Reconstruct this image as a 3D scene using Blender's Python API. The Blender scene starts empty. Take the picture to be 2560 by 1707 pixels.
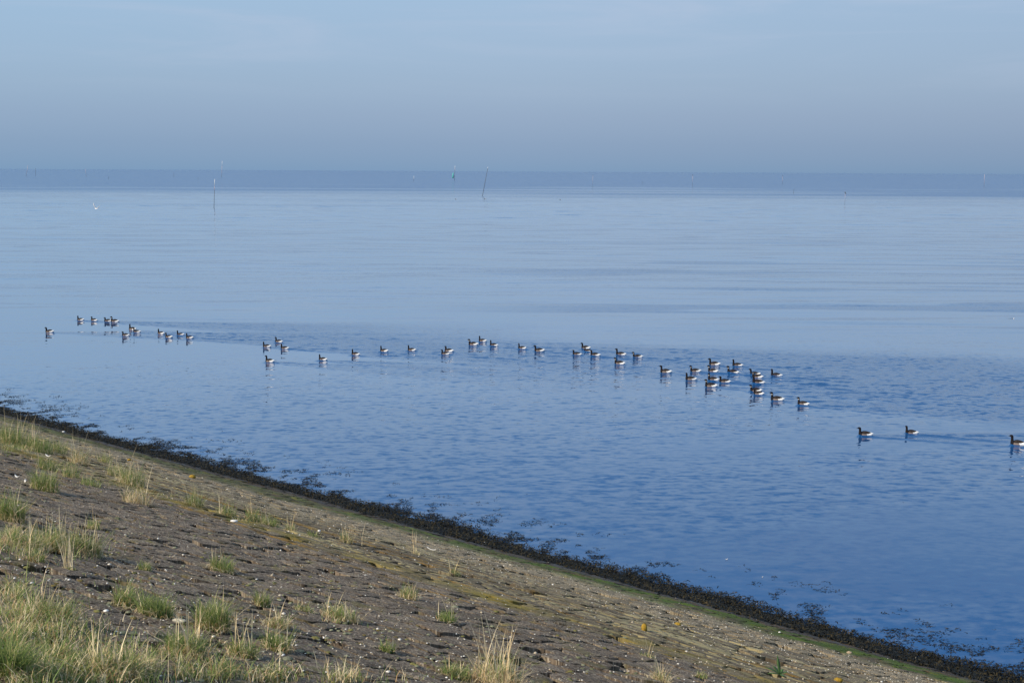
import bpy, math, random
import numpy as np
from mathutils import Matrix, Vector

# ------------------------------------------------------------------ camera, world, sun
scene = bpy.context.scene
COL = scene.collection
rad = math.radians
W, HH = 2560.0, 1707.0                 # photograph size, used to turn picture points into ground points
FPX = 50.0 / 36.0 * W
EYE = 9.0                              # eye height above the water
PITCH, ROLL = rad(6.816), rad(0.291)

cam_d = bpy.data.cameras.new('camera')
cam_d.sensor_width, cam_d.lens = 36.0, 50.0
cam_d.clip_start, cam_d.clip_end = 0.1, 200000.0
cam = bpy.data.objects.new('camera', cam_d)
COL.objects.link(cam)
cam.matrix_world = (Matrix.Translation((0, 0, EYE)) @ Matrix.Rotation(math.pi / 2 - PITCH, 4, 'X')
                    @ Matrix.Rotation(ROLL, 4, 'Z'))
scene.camera = cam

SUN_EL, SUN_AZ = rad(36.0), rad(205.0)      # azimuth counted from +X towards +Y: left, a little behind the viewer
s_dir = Vector((math.cos(SUN_AZ) * math.cos(SUN_EL), math.sin(SUN_AZ) * math.cos(SUN_EL), math.sin(SUN_EL)))
sun_d = bpy.data.lights.new('sun', 'SUN')
sun_d.energy, sun_d.angle, sun_d.color = 5.0, rad(0.53), (1.0, 0.89, 0.74)
sun = bpy.data.objects.new('sun', sun_d)
sun.rotation_euler = (-s_dir).to_track_quat('-Z', 'Y').to_euler()
sun.location = (-60, -30, 60)
COL.objects.link(sun)

scene.view_settings.view_transform = 'Standard'
scene.view_settings.look = 'None'
scene.view_settings.exposure = 0.0
scene.view_settings.gamma = 1.0
scene.view_settings.use_curve_mapping = False


class NT:
    """small helper round a node tree"""
    def __init__(self, tree):
        self.t = tree
        tree.nodes.clear()

    def n(self, kind, **kw):
        nd = self.t.nodes.new(kind)
        ins = kw.pop('ins', {})
        for k, v in kw.items():
            setattr(nd, k, v)
        for k, v in ins.items():
            s = nd.inputs[k]
            if isinstance(v, bpy.types.NodeSocket):
                self.t.links.new(v, s)
            else:
                s.default_value = v
        return nd

    def math(self, op, a, b=0.0, c=None, clamp=False):
        ins = {0: a, 1: b}
        if c is not None:
            ins[2] = c
        return self.n('ShaderNodeMath', operation=op, use_clamp=clamp, ins=ins).outputs[0]

    def vec(self, op, a, b=(0, 0, 0), out=0):
        return self.n('ShaderNodeVectorMath', operation=op, ins={0: a, 1: b}).outputs[out]

    def scale(self, a, s):
        return self.n('ShaderNodeVectorMath', operation='SCALE', ins={0: a, 'Scale': s}).outputs[0]

    def mix(self, f, a, b, blend='MIX'):
        nd = self.t.nodes.new('ShaderNodeMix')
        nd.data_type, nd.blend_type = 'RGBA', blend
        for s, v in ((nd.inputs[0], f), (nd.inputs[6], a), (nd.inputs[7], b)):
            if isinstance(v, bpy.types.NodeSocket):
                self.t.links.new(v, s)
            elif isinstance(v, (tuple, list)):
                s.default_value = tuple(v) if len(v) == 4 else tuple(v) + (1,)
            else:
                s.default_value = v
        return nd.outputs[2]

    def noise(self, vec, scale, detail=3.0, rough=0.55, out=0, dist=0.0):
        return self.n('ShaderNodeTexNoise', ins={'Vector': vec, 'Scale': scale, 'Detail': detail,
                                                 'Roughness': rough, 'Distortion': dist}).outputs[out]

    def ramp(self, f, stops, interp='LINEAR'):
        nd = self.n('ShaderNodeValToRGB', ins={0: f})
        cr = nd.color_ramp
        cr.interpolation = interp
        while len(cr.elements) < len(stops):
            cr.elements.new(0.5)
        for e, (p, c) in zip(cr.elements, stops):
            e.position = p
            c = (c, c, c) if isinstance(c, (int, float)) else c
            e.color = tuple(c) + (1,)
        return nd.outputs[0]

    def maprange(self, v, a, b, c=0.0, d=1.0, smooth=False):
        nd = self.n('ShaderNodeMapRange', ins={0: v, 1: a, 2: b, 3: c, 4: d})
        if smooth:
            nd.interpolation_type = 'SMOOTHSTEP'
        return nd.outputs[0]


world = bpy.data.worlds.new('World')
scene.world = world
world.use_nodes = True
nt = NT(world.node_tree)
SKYK = 0.1
geo = nt.n('ShaderNodeTexCoord').outputs['Generated']
sep = nt.n('ShaderNodeSeparateXYZ', ins={0: geo})
sky = nt.n('ShaderNodeTexSky', sky_type='NISHITA', sun_disc=False, sun_elevation=SUN_EL,
           sun_rotation=math.pi / 2 - SUN_AZ, altitude=0.0, air_density=1.0, dust_density=1.5, ozone_density=1.5)
el = nt.math('SQRT', nt.math('MAXIMUM', sep.outputs[2], 0.0))
# veil of high thin cloud and a dim lilac haze bank low over the sea
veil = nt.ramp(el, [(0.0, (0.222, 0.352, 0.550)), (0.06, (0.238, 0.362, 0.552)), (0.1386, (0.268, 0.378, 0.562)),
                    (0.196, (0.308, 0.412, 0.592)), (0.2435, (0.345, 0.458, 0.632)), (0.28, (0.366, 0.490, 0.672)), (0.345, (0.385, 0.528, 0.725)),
                    (0.40, (0.430, 0.580, 0.775)), (0.48, (0.435, 0.600, 0.805)), (0.58, (0.265, 0.45, 0.735)), (0.74, (0.225, 0.405, 0.69)), (1.0, (0.18, 0.325, 0.57))])  # bright belt above the frame, added so the water mirrors more light
side = nt.maprange(sep.outputs[0], -0.33, 0.33)
veil = nt.mix(1.0, veil, nt.ramp(side, [(0.0, (0.935, 1.01, 1.02)), (0.5, (0.98, 1.012, 1.015)), (1.0, (0.92, 0.945, 0.955))]), 'MULTIPLY')
cv = nt.vec('MULTIPLY', geo, (1.0, 1.0, 11.0))
cl = nt.noise(cv, 3.2, 6.0, 0.6, dist=0.8)
wisp = nt.math('MULTIPLY', nt.maprange(cl, 0.45, 0.70, smooth=True), nt.maprange(sep.outputs[2], 0.045, 0.12))
veil = nt.mix(nt.math('MULTIPLY', wisp, 0.6), veil, (0.48, 0.57, 0.745))
# haze glow added round the unseen sun, to warm the light on land
sdot = nt.math('MAXIMUM', nt.vec('DOT_PRODUCT', geo, tuple(s_dir), out=1), 0.0)
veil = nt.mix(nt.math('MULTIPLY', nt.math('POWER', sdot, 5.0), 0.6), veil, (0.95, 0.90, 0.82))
nish = nt.scale(sky.outputs[0], 1.0)
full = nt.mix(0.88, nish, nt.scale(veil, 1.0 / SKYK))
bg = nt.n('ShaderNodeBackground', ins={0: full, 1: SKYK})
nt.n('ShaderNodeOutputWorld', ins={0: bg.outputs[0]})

# ------------------------------------------------------------------ geometry of the place
TH = rad(45.04)
Ux, Uy = -math.sin(TH), math.cos(TH)       # along the shore, away to the left
Vx, Vy = math.cos(TH), math.sin(TH)        # from the dike towards the water
P0 = 23.56                                 # waterline, metres from the eye along V
M = 7.3 / P0                               # fall of the dike face
cr_, sr_, cp_, sp_ = math.cos(ROLL), math.sin(ROLL), math.cos(PITCH), math.sin(PITCH)


def rays(x, y):
    dx, dy = np.asarray(x, float) - W / 2, np.asarray(y, float) - HH / 2
    X = dx * cr_ + dy * sr_
    Z = -(-dx * sr_ + dy * cr_)
    return X, FPX * cp_ + Z * sp_, -FPX * sp_ + Z * cp_


def on_water(x, y, z=0.0):
    a, b, c = rays(x, y)
    t = (z - EYE) / c
    return a * t, b * t


def on_slope(x, y):
    a, b, c = rays(x, y)
    t = (P0 * M - EYE) / (c + M * (a * Vx + b * Vy))
    return a * t, b * t, EYE + c * t


def project(x, y, z):
    """ground point -> photograph point, only used to leave out what no view could see"""
    dz = z - EYE
    zc = y * sp_ + dz * cp_
    yc = y * cp_ - dz * sp_
    X, Y = x / yc * FPX, -zc / yc * FPX
    return X * cr_ - Y * sr_ + W / 2, X * sr_ + Y * cr_ + HH / 2, yc


def uv2xy(u, v):
    return u * Ux + v * Vx, u * Uy + v * Vy


def _hash(ix, iy, seed):
    h = (ix.astype(np.int64) * 374761393 + iy.astype(np.int64) * 668265263 + seed * 1442695041) & 0x7fffffff
    h = ((h ^ (h >> 13)) * 1274126177) & 0x7fffffff
    h = h ^ (h >> 16)
    return (h & 0xffff) / 65535.0


def vnoise(x, y, seed=0):
    x, y = np.asarray(x, float), np.asarray(y, float)
    ix, iy = np.floor(x), np.floor(y)
    fx, fy = x - ix, y - iy
    fx, fy = fx * fx * (3 - 2 * fx), fy * fy * (3 - 2 * fy)
    a, b = _hash(ix, iy, seed), _hash(ix + 1, iy, seed)
    c, d = _hash(ix, iy + 1, seed), _hash(ix + 1, iy + 1, seed)
    return (a + (b - a) * fx) * (1 - fy) + (c + (d - c) * fx) * fy


def fbm(x, y, seed=0, oct=3):
    r, a, s = 0.0, 0.5, 0.0
    for k in range(oct):
        r = r + a * vnoise(np.asarray(x) * 2 ** k, np.asarray(y) * 2 ** k, seed + 17 * k)
        s += a
        a *= 0.5
    return r / s


def surf(u, v):
    """height of the revetment's general surface"""
    return (P0 - v) * M + 0.10 * (fbm(u * 0.22, v * 0.35, 5) - 0.5) + 0.05 * (fbm(u * 0.9, v * 0.9, 9) - 0.5)


def mesh_obj(name, verts, faces, mat=None, parent=None, smooth=True, attrs=None):
    """faces: one (n, k) array, or a list of such arrays; attrs: point attributes (n,) or (n, 3)"""
    me = bpy.data.meshes.new(name)
    verts = np.asarray(verts, np.float32)
    fl = [np.asarray(f, np.int32) for f in (faces if isinstance(faces, list) else [faces]) if len(f)]
    loops = np.concatenate([f.ravel() for f in fl])
    tot = np.concatenate([np.full(len(f), f.shape[1], np.int32) for f in fl])
    start = np.concatenate([[0], np.cumsum(tot)[:-1]]).astype(np.int32)
    me.vertices.add(len(verts))
    me.vertices.foreach_set('co', verts.ravel())
    me.loops.add(len(loops))
    me.loops.foreach_set('vertex_index', loops)
    me.polygons.add(len(tot))
    me.polygons.foreach_set('loop_start', start)
    me.polygons.foreach_set('loop_total', tot)
    me.update(calc_edges=True)
    if smooth:
        me.polygons.foreach_set('use_smooth', np.ones(len(tot), bool))
    for k, a in (attrs or {}).items():
        a = np.asarray(a, np.float32)
        if a.ndim == 1:
            at = me.attributes.new(k, 'FLOAT', 'POINT')
            at.data.foreach_set('value', a)
        else:
            at = me.attributes.new(k, 'FLOAT_COLOR', 'POINT')
            at.data.foreach_set('color', np.concatenate([a, np.ones((len(a), 1), np.float32)], 1).ravel())
    me.validate()
    if mat:
        me.materials.append(mat)
    o = bpy.data.objects.new(name, me)
    COL.objects.link(o)
    if parent:
        o.parent = parent
    return o


def tag(o, label=None, cat=None, group=None, kind=None):
    for k, v in (('label', label), ('category', cat), ('group', group), ('kind', kind)):
        if v:
            o[k] = v
    return o


def empty(name, loc, label, cat, group=None):
    o = bpy.data.objects.new(name, None)
    o.empty_display_size = 0.2
    o.location = loc
    COL.objects.link(o)
    return tag(o, label, cat, group)


def material(name):
    m = bpy.data.materials.new(name)
    m.use_nodes = True
    return m, NT(m.node_tree)


def principled(t, **ins):
    p = t.n('ShaderNodeBsdfPrincipled', ins=ins)
    t.n('ShaderNodeOutputMaterial', ins={0: p.outputs[0]})
    return p


def col_material(name, rough=0.7, spec=0.3, var=0.25, trans=0.0, scale=40.0):
    """material whose colour is the point attribute col, broken up by a fine grain"""
    m, t = material(name)
    a = t.n('ShaderNodeAttribute', attribute_name='col').outputs[0]
    pos = t.n('ShaderNodeTexCoord').outputs['Object']
    g = t.maprange(t.noise(pos, scale, 3), 0.3, 0.7, 1 - var, 1 + var)
    c = t.scale(a, g)
    p = t.n('ShaderNodeBsdfPrincipled', ins={'Base Color': c, 'Roughness': rough, 'Specular IOR Level': spec})
    out = p.outputs[0]
    if trans:
        tr = t.n('ShaderNodeBsdfTranslucent', ins={0: c})
        out = t.n('ShaderNodeMixShader', ins={0: trans, 1: out, 2: tr.outputs[0]}).outputs[0]
    t.n('ShaderNodeOutputMaterial', ins={0: out})
    return m


# ------------------------------------------------------------------ geese: where they swim
# x, y of the waterline below the body in the photograph, width in pixels (0: partly hidden), pose, pale collar, label
G = [
    (124, 832, 23.7, 'A', 0, 'dark goose swimming ahead of the whole flock, farthest left on the water'),
    (201.5, 802, 20.4, 'B', 0, 'upright goose leading the back row of four at the far left'),
    (235, 803.5, 19.6, 'C', 0, 'short-necked goose second in the back row of four at the far left'),
    (270, 805, 0, 'C', 0, 'goose third in the back row of four, tail hidden by the next goose'),
    (287, 806.5, 23.7, 'A', 1, 'tall goose last in the back row of four at the far left'),
    (331, 826, 0, 'B', 0, 'farther goose of the overlapping pair right of the back row of four'),
    (342, 832, 18, 'B', 0, 'nearer goose of the overlapping pair right of the back row of four'),
    (314, 841, 18, 'C', 0, 'low goose just in front of the overlapping pair on the left'),
    (402.5, 836.5, 19, 'B', 0, 'upright goose leading the loose quartet between the overlapping pair and the gap'),
    (422, 845, 18, 'B', 0, 'second goose of the loose quartet left of the gap, nearer the shore'),
    (451, 839.5, 19, 'B', 0, 'third goose of the loose quartet left of the gap, white tail by its follower'),
    (474, 847, 22, 'B', 0, 'last goose of the loose quartet, just left of the wide gap'),
    (696.7, 857, 22.3, 'A', 0, 'farthest goose of the trio right of the wide gap, bill pointing left'),
    (667, 869, 19.6, 'B', 0, 'thin-necked goose leading the trio right of the wide gap'),
    (711.5, 873.5, 18, 'B', 0, 'goose at the right end of the trio past the wide gap'),
    (674, 906.5, 27, 'A', 0, 'lone goose nearer the shore below the trio past the wide gap'),
    (807, 902, 19, 'B', 0, 'small upright goose alone, right of the lone goose nearer the shore'),
    (888.5, 889, 22, 'B', 0, 'first of three evenly spaced single geese left of the centre'),
    (960, 880.7, 20.4, 'B', 0, 'middle one of three evenly spaced single geese left of the centre'),
    (1029, 878, 20.6, 'B', 0, 'last of three evenly spaced single geese left of the centre'),
    (1122, 880.5, 0, 'C', 0, 'farther goose of the touching pair near the centre'),
    (1113, 887.5, 23.1, 'C', 0, 'nearer goose of the touching pair near the centre, low head'),
    (1183, 864, 28.6, 'A', 1, 'large goose with pale neck mark leading the trio of the centre'),
    (1206, 855, 18, 'B', 0, 'farthest goose of the trio of the centre, upright behind the large one'),
    (1234, 866.5, 24, 'B', 0, 'thin-necked goose last in the trio of the centre'),
    (1305, 873.5, 20.2, 'B', 0, 'goose with a narrow head leading the pair right of the centre trio'),
    (1348, 879.5, 28.9, 'A', 0, 'long-necked goose following in the pair right of the centre trio'),
    (1464, 873, 0, 'A', 0, 'farther goose of the overlapping pair amid the bunch of four right of centre'),
    (1469, 880.6, 23.4, 'C', 1, 'nearer goose of the overlapping pair amid the bunch of four right of centre'),
    (1442, 888.8, 25.9, 'C', 0, 'goose leading the bunch of four right of centre, nearest the shore on its left'),
    (1487.5, 891.7, 28.4, 'C', 0, 'goose at the right end of the bunch of four right of centre'),
    (1551.6, 890, 29.1, 'A', 0, 'left goose of the back two in the triangle left of the big cluster'),
    (1593.5, 895.4, 27.9, 'A', 1, 'right goose of the back two in the triangle left of the big cluster'),
    (1548.6, 912, 30.8, 'A', 1, 'front goose of the triangle left of the big cluster, nearest the shore'),
    (1664, 933, 32, 'A', 0, 'single goose heading the big cluster on the right, alone on its left'),
    (1738, 931, 30, 'A', 1, 'second goose from the left along the back of the big cluster'),
    (1785.7, 914, 31.8, 'A', 0, 'farthest goose of the big cluster, low neck and brown back'),
    (1843, 917, 29, 'B', 0, 'narrow-headed goose at the far side of the big cluster, white tail high'),
    (1782, 932, 29, 'A', 1, 'goose with pale collar just in front of the farthest goose of the big cluster'),
    (1831.6, 935.5, 32.7, 'A', 1, 'collared goose in the middle of the big cluster, clear of its neighbours'),
    (1726.5, 951, 31.4, 'B', 0, 'goose on the left shore side of the big cluster, dark head reflected below'),
    (1782.6, 953, 0, 'B', 1, 'long-necked collared goose in the big cluster, its tail behind another neck'),
    (1811, 957.5, 31.6, 'C', 0, 'short-necked goose in the big cluster covering the tail of a collared one'),
    (1776.5, 968, 33.7, 'A', 1, 'goose with bright white collar, nearest the shore on the left of the big cluster'),
    (1887, 939, 0, 'A', 0, 'hidden farther goose of the stack of three at the right of the big cluster'),
    (1893, 945.7, 30.6, 'C', 1, 'middle goose of the stack of three at the right of the big cluster'),
    (1940, 943, 31, 'B', 0, 'narrow-headed goose apart to the right of the stack of three'),
    (1895, 961, 35.1, 'B', 0, 'nearest goose of the stack of three, raised white tail'),
    (1889, 980, 0, 'A', 1, 'farther goose of the overlapping pair below the stack of three'),
    (1896, 987.5, 27.6, 'C', 0, 'nearer goose of the overlapping pair below the stack of three'),
    (1942, 1002.5, 38, 'A', 1, 'white-collared goose first of the two trailing the big cluster'),
    (2007, 1014, 32, 'A', 1, 'brownish goose last of the two trailing the big cluster'),
    (2162.6, 1090.4, 37.8, 'A', 0, 'dark goose first of the three stragglers on the right'),
    (2278, 1086, 30, 'B', 0, 'narrow-headed middle goose of the three stragglers on the right'),
    (2544, 1115, 40, 'A', 0, 'tall goose cut by the right edge of the picture, last of all'),
]
rng = np.random.default_rng(11)
geese = []
for (gx, gy, wpx, pose, col_, lab) in G:
    X, Y = on_water(gx, gy)
    pxm = FPX / math.sqrt(X * X + Y * Y + EYE * EYE)
    sc = min(1.13, max(0.93, (wpx / pxm / 0.525) if wpx else 1.03))
    psi = rad(16 + rng.uniform(-8, 9))
    geese.append((float(X), float(Y), sc, psi, pose, col_, lab))

# ------------------------------------------------------------------ water
m_water, t = material('sea_water')
pos = t.n('ShaderNodeNewGeometry')
chop = t.n('ShaderNodeAttribute', attribute_name='chop').outputs['Fac']
lazy = t.n('ShaderNodeAttribute', attribute_name='lazy').outputs['Fac']
P_ = pos.outputs['Position']
n1 = t.noise(t.vec('MULTIPLY', P_, (0.55, 1.0, 1.0)), 0.55, 2.0, 0.5, out=1)
n2 = t.noise(t.vec('MULTIPLY', P_, (0.6, 1.0, 1.0)), 4.2, 2.0, 0.5, out=1)
n3 = t.noise(t.vec('MULTIPLY', P_, (0.8, 1.0, 1.0)), 7.5, 2.0, 0.6, out=1)
half = (0.5, 0.5, 0.5)
sl = t.vec('ADD', t.scale(t.vec('SUBTRACT', n1, half), 0.05),
           t.vec('ADD', t.scale(t.vec('SUBTRACT', n2, half), 0.34), t.scale(t.vec('SUBTRACT', n3, half), 0.12)))
sl = t.scale(sl, chop)
# long lazy undulation of the glassy stretches
n4 = t.noise(t.vec('MULTIPLY', P_, (0.022, 0.16, 1.0)), 1.0, 3.0, 0.6, out=1, dist=0.4)
n5 = t.noise(t.vec('MULTIPLY', P_, (0.10, 0.55, 1.0)), 1.0, 2.0, 0.6, out=1)
sl = t.vec('ADD', sl, t.scale(t.vec('ADD', t.scale(t.vec('SUBTRACT', n4, half), 0.08), t.scale(t.vec('SUBTRACT', n5, half), 0.06)), lazy))
sl = t.vec('MULTIPLY', sl, (0.7, 1.0, 0.0))
nrm = t.vec('NORMALIZE', t.vec('ADD', pos.outputs['Normal'], sl))
murk = t.noise(P_, 0.06, 3)
base = t.mix(t.maprange(murk, 0.3, 0.7), (0.007, 0.062, 0.185), (0.010, 0.072, 0.21))
principled(t, **{'Base Color': base, 'Roughness': t.n('ShaderNodeAttribute', attribute_name='rough').outputs['Fac'], 'IOR': 1.333, 'Normal': nrm,
                         'Coat Weight': t.n('ShaderNodeAttribute', attribute_name='extra_gloss').outputs['Fac'], 'Coat Roughness': 0.03, 'Coat IOR': 1.333, 'Coat Normal': nrm})

phi_f = np.concatenate([np.linspace(-33, -21.6, 24), np.linspace(-21.4, 21.4, 390), np.linspace(21.6, 33, 24)])
phi = np.radians(np.concatenate([np.linspace(-150, -35, 24), phi_f, np.linspace(35, 150, 24)]))
dep = np.concatenate([np.arange(30.0, 13.0, -0.06), np.arange(13.0, 5.6, -0.0165)])
r_in = EYE / np.tan(np.radians(dep))
r_mid, r_ = [], r_in[-1]
while r_ < 700:
    r_ += 0.30 * (r_ / 90.0) ** 0.75
    r_mid.append(r_)
r_in = np.concatenate([r_in, r_mid])
r_out = np.geomspace(r_in[-1] * 1.02, 70000, 130)
R = np.concatenate([[4.0, 8.0, 12.0], r_in, r_out])
PH, RR = np.meshgrid(phi, R)
WX, WY = RR * np.sin(PH), RR * np.cos(PH)
nr, nc = WX.shape
wz = np.zeros_like(WX)
# how rough each stretch of the water is: glassy middle, wind-ruffled far band, cat's paws, ruffled near shore
d_ = RR
lown = fbm(WX * 0.012 + 3, WY * 0.045 + 7, 21, 4)
band = fbm(WX * 0.03 + WY * 0.01, WY * 0.16 - WX * 0.05, 31, 4)
streak = fbm(WX * 0.028, WY * 0.26 + WX * 0.012, 41, 3)
sm = lambda x, a, b: np.clip((x - a) / (b - a), 0, 1) ** 2 * (3 - 2 * np.clip((x - a) / (b - a), 0, 1))
lown2 = fbm(WX * 0.004 + 1.7, WY * 0.011 + 4.1, 81, 4)
lown3 = fbm(WX * 0.006 + 9.7, WY * 0.035 + 2.1, 83, 4)
far = sm(np.log(d_) + 0.9 * (lown2 - 0.5) + 1.1 * (lown3 - 0.5), math.log(330), math.log(820))
near = 1 - sm(d_ * (1 + 0.3 * (lown - 0.5)) * (1 - 0.10 * np.sin(PH)), 62, 88)
chopv = 0.20 + 0.20 * sm(lown, 0.35, 0.7) 
chopv = chopv + 2.6 * far
paws = sm(streak, 0.575, 0.66) * sm(d_, 74, 92) * (1 - sm(d_, 150, 230)) * sm(np.sin(PH), -0.08, 0.08)
chopv = chopv + 0.45 * paws
chopv = chopv + near * (0.08 + 0.62 * sm(band, 0.44, 0.62))
# wakes: two arms behind every goose, and stirred water between them
rest = np.ones_like(WX)
stir = np.zeros_like(WX)
for (gx, gy, sc, psi, *_r) in geese:
    hx, hy = -math.cos(psi), math.sin(psi)
    msk = np.nonzero((np.abs(WX - gx - 8) < 17) & (np.abs(WY - gy + 1) < 8))
    px, py = WX[msk] - gx, WY[msk] - gy
    s = -(px * hx + py * hy)
    q = px * (-hy) + py * hx
    wob = 0.05 * np.sin(s * 1.7 + gx) + 0.03 * np.sin(s * 4.1 + gy)
    a_ = np.zeros_like(s)
    st = np.zeros_like(s)
    back = s > -0.25
    for sg in (1, -1):
        dd = q + wob - sg * 0.20 * (s + 0.25)
        wid = 0.19 + 0.012 * np.clip(s, 0, 20)
        amp = 0.036 * np.exp(-np.clip(s, 0, 30) / 4.5)
        a_ += np.where(back, amp * np.exp(-(dd / wid) ** 2), 0)
    ins = np.abs(q) < 0.20 * (s + 0.25) + 0.15
    st = np.where(back & ins, np.exp(-np.clip(s, 0, 30) / 9.0), 0)
    wz[msk] += a_
    stir[msk] += st
chopv = chopv + 0.95 * np.clip(stir, 0, 1.4)
chopv = chopv * (1 - 0.35 * near * (1 - sm(d_, 32, 48)))
chopv = chopv * (0.75 + 0.5 * fbm(WX * 0.5, WY * 0.5, 51, 2))
# ripples finer than a mesh can hold: glassy inshore, ruffled far out
roughv = 0.04 + 0.185 * far
# gloss coat added to brighten calm water's reflections; thinned on wakes, paws, far and inshore
extra_glossv = (0.02 + 0.70 * sm(d_, 30, 66)) * (1 - 0.85 * np.clip(stir, 0, 1)) * (1 - 0.8 * paws) * (1 - 0.75 * far)
# gentle swell near the shore
nearw = (1 - sm(d_, 60, 120))
wz += nearw * 0.012 * (fbm(WX * 0.35 + WY * 0.12, WY * 0.9 - WX * 0.15, 61, 2) - 0.5)
# low waves as real relief: long and lazy over the glassy middle, short and lively where the wind touches the near water
w_far = fbm(WX * 0.09 + 0.04 * WY, WY * 0.42 - 0.02 * WX, 71, 3)
w_near = fbm(WX * 2.1 + 0.8 * WY, WY * 4.2 - 1.0 * WX, 72, 2) * (1 - sm(d_, 62, 78)) + 0.5 * sm(d_, 62, 78)
mid_ = sm(d_, 66, 100) * (1 - sm(d_, 360, 690))
wz += mid_ * 0.30 * np.clip(d_ / 260.0, 0.55, 1.25) * (0.6 + 0.8 * lown) * (w_far - 0.5)
wz += near * (0.003 + 0.012 * sm(band, 0.40, 0.64)) * (1 - 0.4 * (1 - sm(d_, 30, 46))) * (w_near - 0.5)
wverts = np.stack([WX, WY, wz], -1).reshape(-1, 3)
ii = np.arange(nr * nc).reshape(nr, nc)
wf = np.stack([ii[:-1, :-1], ii[:-1, 1:], ii[1:, 1:], ii[1:, :-1]], -1).reshape(-1, 4)[:, ::-1]
water = mesh_obj('water', wverts, wf, m_water, attrs={'chop': chopv.ravel(), 'lazy': (1 - 0.72 * near).ravel(), 'rough': roughv.ravel(), 'extra_gloss': extra_glossv.ravel()})
tag(water, 'calm blue sea reaching to a sharp horizon', kind='structure')

# ------------------------------------------------------------------ dike: bed and stones
def stone_material(name, bed=False):
    m, t = material(name)
    g = t.n('ShaderNodeNewGeometry')
    P = g.outputs['Position']
    v = t.vec('DOT_PRODUCT', P, (Vx, Vy, 0), out=1)
    u = t.vec('DOT_PRODUCT', P, (Ux, Uy, 0), out=1)
    up = t.math('SUBTRACT', P0, v)                                  # metres above the waterline, along the ground
    uvv = t.n('ShaderNodeCombineXYZ', ins={0: u, 1: up, 2: 0.0}).outputs[0]
    tint = t.n('ShaderNodeAttribute', attribute_name='tint').outputs['Fac']
    big = t.noise(uvv, 0.55, 4)
    mid = t.noise(uvv, 4.0, 4, 0.6)
    fine = t.noise(uvv, 38.0, 4, 0.65)
    grit = t.noise(uvv, 130.0, 3, 0.7)
    zup = t.math('ADD', up, t.math('MULTIPLY', t.math('SUBTRACT', big, 0.5), 2.0))
    zup = t.math('ADD', zup, t.math('MULTIPLY', t.math('SUBTRACT', mid, 0.5), 0.9))
    zone = t.math('DIVIDE', zup, 20.0)
    patch = t.noise(uvv, 9.0, 4, 0.7)
    grey = t.mix(t.maprange(mid, 0.3, 0.7), (0.110, 0.086, 0.066), (0.225, 0.184, 0.145))
    speck = t.noise(uvv, 22.0, 3, 0.75)
    grey = t.mix(t.maprange(patch, 0.49, 0.60, 0, 0.7), grey, (0.078, 0.056, 0.038))
    grey = t.mix(t.maprange(speck, 0.50, 0.60, 0, 0.8), grey, (0.040, 0.031, 0.024))
    grey = t.mix(t.maprange(patch, 0.44, 0.30, 0, 0.6), grey, (0.26, 0.235, 0.15))
    grey = t.mix(t.maprange(fine, 0.545, 0.64, 0, 0.9), grey, (0.42, 0.38, 0.31))
    grey = t.mix(t.maprange(fine, 0.46, 0.28), grey, (0.055, 0.048, 0.042))
    brown = t.mix(t.maprange(fine, 0.35, 0.65), (0.07, 0.055, 0.038), (0.235, 0.20, 0.135))
    brown = t.mix(t.maprange(patch, 0.52, 0.66, 0, 0.6), brown, (0.06, 0.048, 0.036))
    barn = t.mix(t.maprange(fine, 0.38, 0.66), (0.085, 0.068, 0.046), (0.42, 0.365, 0.265))
    barn = t.mix(t.maprange(speck, 0.54, 0.66, 0, 0.8), barn, (0.07, 0.056, 0.042))
    green = t.mix(t.maprange(fine, 0.3, 0.7), (0.026, 0.050, 0.008), (0.085, 0.135, 0.020))
    green = t.mix(t.maprange(t.noise(uvv, 1.3, 4), 0.47, 0.62), green, t.mix(fine, (0.05, 0.04, 0.028), (0.12, 0.10, 0.065)))
    wet = t.mix(t.maprange(fine, 0.3, 0.7), (0.022, 0.018, 0.014), (0.075, 0.062, 0.048))
    # green is fresh on the near stretch, duller far along the shore
    green = t.mix(t.maprange(u, 20, 30), green, t.mix(0.55, green, (0.09, 0.08, 0.05)))
    c = t.mix(t.maprange(zone, 0.086, 0.098), wet, green)
    c = t.mix(t.maprange(zone, 0.150, 0.205), c, barn)
    c = t.mix(t.maprange(zone, 0.25, 0.39), c, brown)
    c = t.mix(t.maprange(zone, 0.50, 0.56), c, grey)
    # pale and ochre streaks of lichen that follow the courses
    st1 = t.noise(t.vec('MULTIPLY', uvv, (0.13, 7.5, 1)), 1.0, 3, 0.6)
    st2 = t.noise(t.vec('MULTIPLY', uvv, (0.12, 2.4, 1)), 1.0, 3, 0.6)
    inl = t.math('MULTIPLY', t.maprange(up, 5.2, 6.6), t.maprange(up, 11.2, 9.6))
    c = t.mix(t.math('MULTIPLY', inl, t.maprange(st1, 0.535, 0.58, 0, 0.9)), c, (0.30, 0.265, 0.150))
    c = t.mix(t.math('MULTIPLY', inl, t.maprange(st1, 0.46, 0.40, 0, 0.6)), c, (0.055, 0.042, 0.030))
    och = t.math('MULTIPLY', t.maprange(up, 6.0, 8.0), t.maprange(up, 13.5, 10.8))
    c = t.mix(t.math('MULTIPLY', och, t.maprange(st2, 0.57, 0.66, 0, 0.9)), c, (0.21, 0.125, 0.018))
    # mossy edge where the lower courses meet the older paving
    em = t.math('ABSOLUTE', t.math('SUBTRACT', t.math('ADD', up, t.math('MULTIPLY', t.math('SUBTRACT', mid, 0.5), 1.4)), 10.35))
    es = t.math('MULTIPLY', t.maprange(em, 0.55, 0.2), t.maprange(t.noise(uvv, 0.7, 3), 0.38, 0.58))
    c = t.mix(t.math('MULTIPLY', es, 0.85), c, t.mix(fine, (0.11, 0.085, 0.010), (0.24, 0.20, 0.045)))
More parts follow.
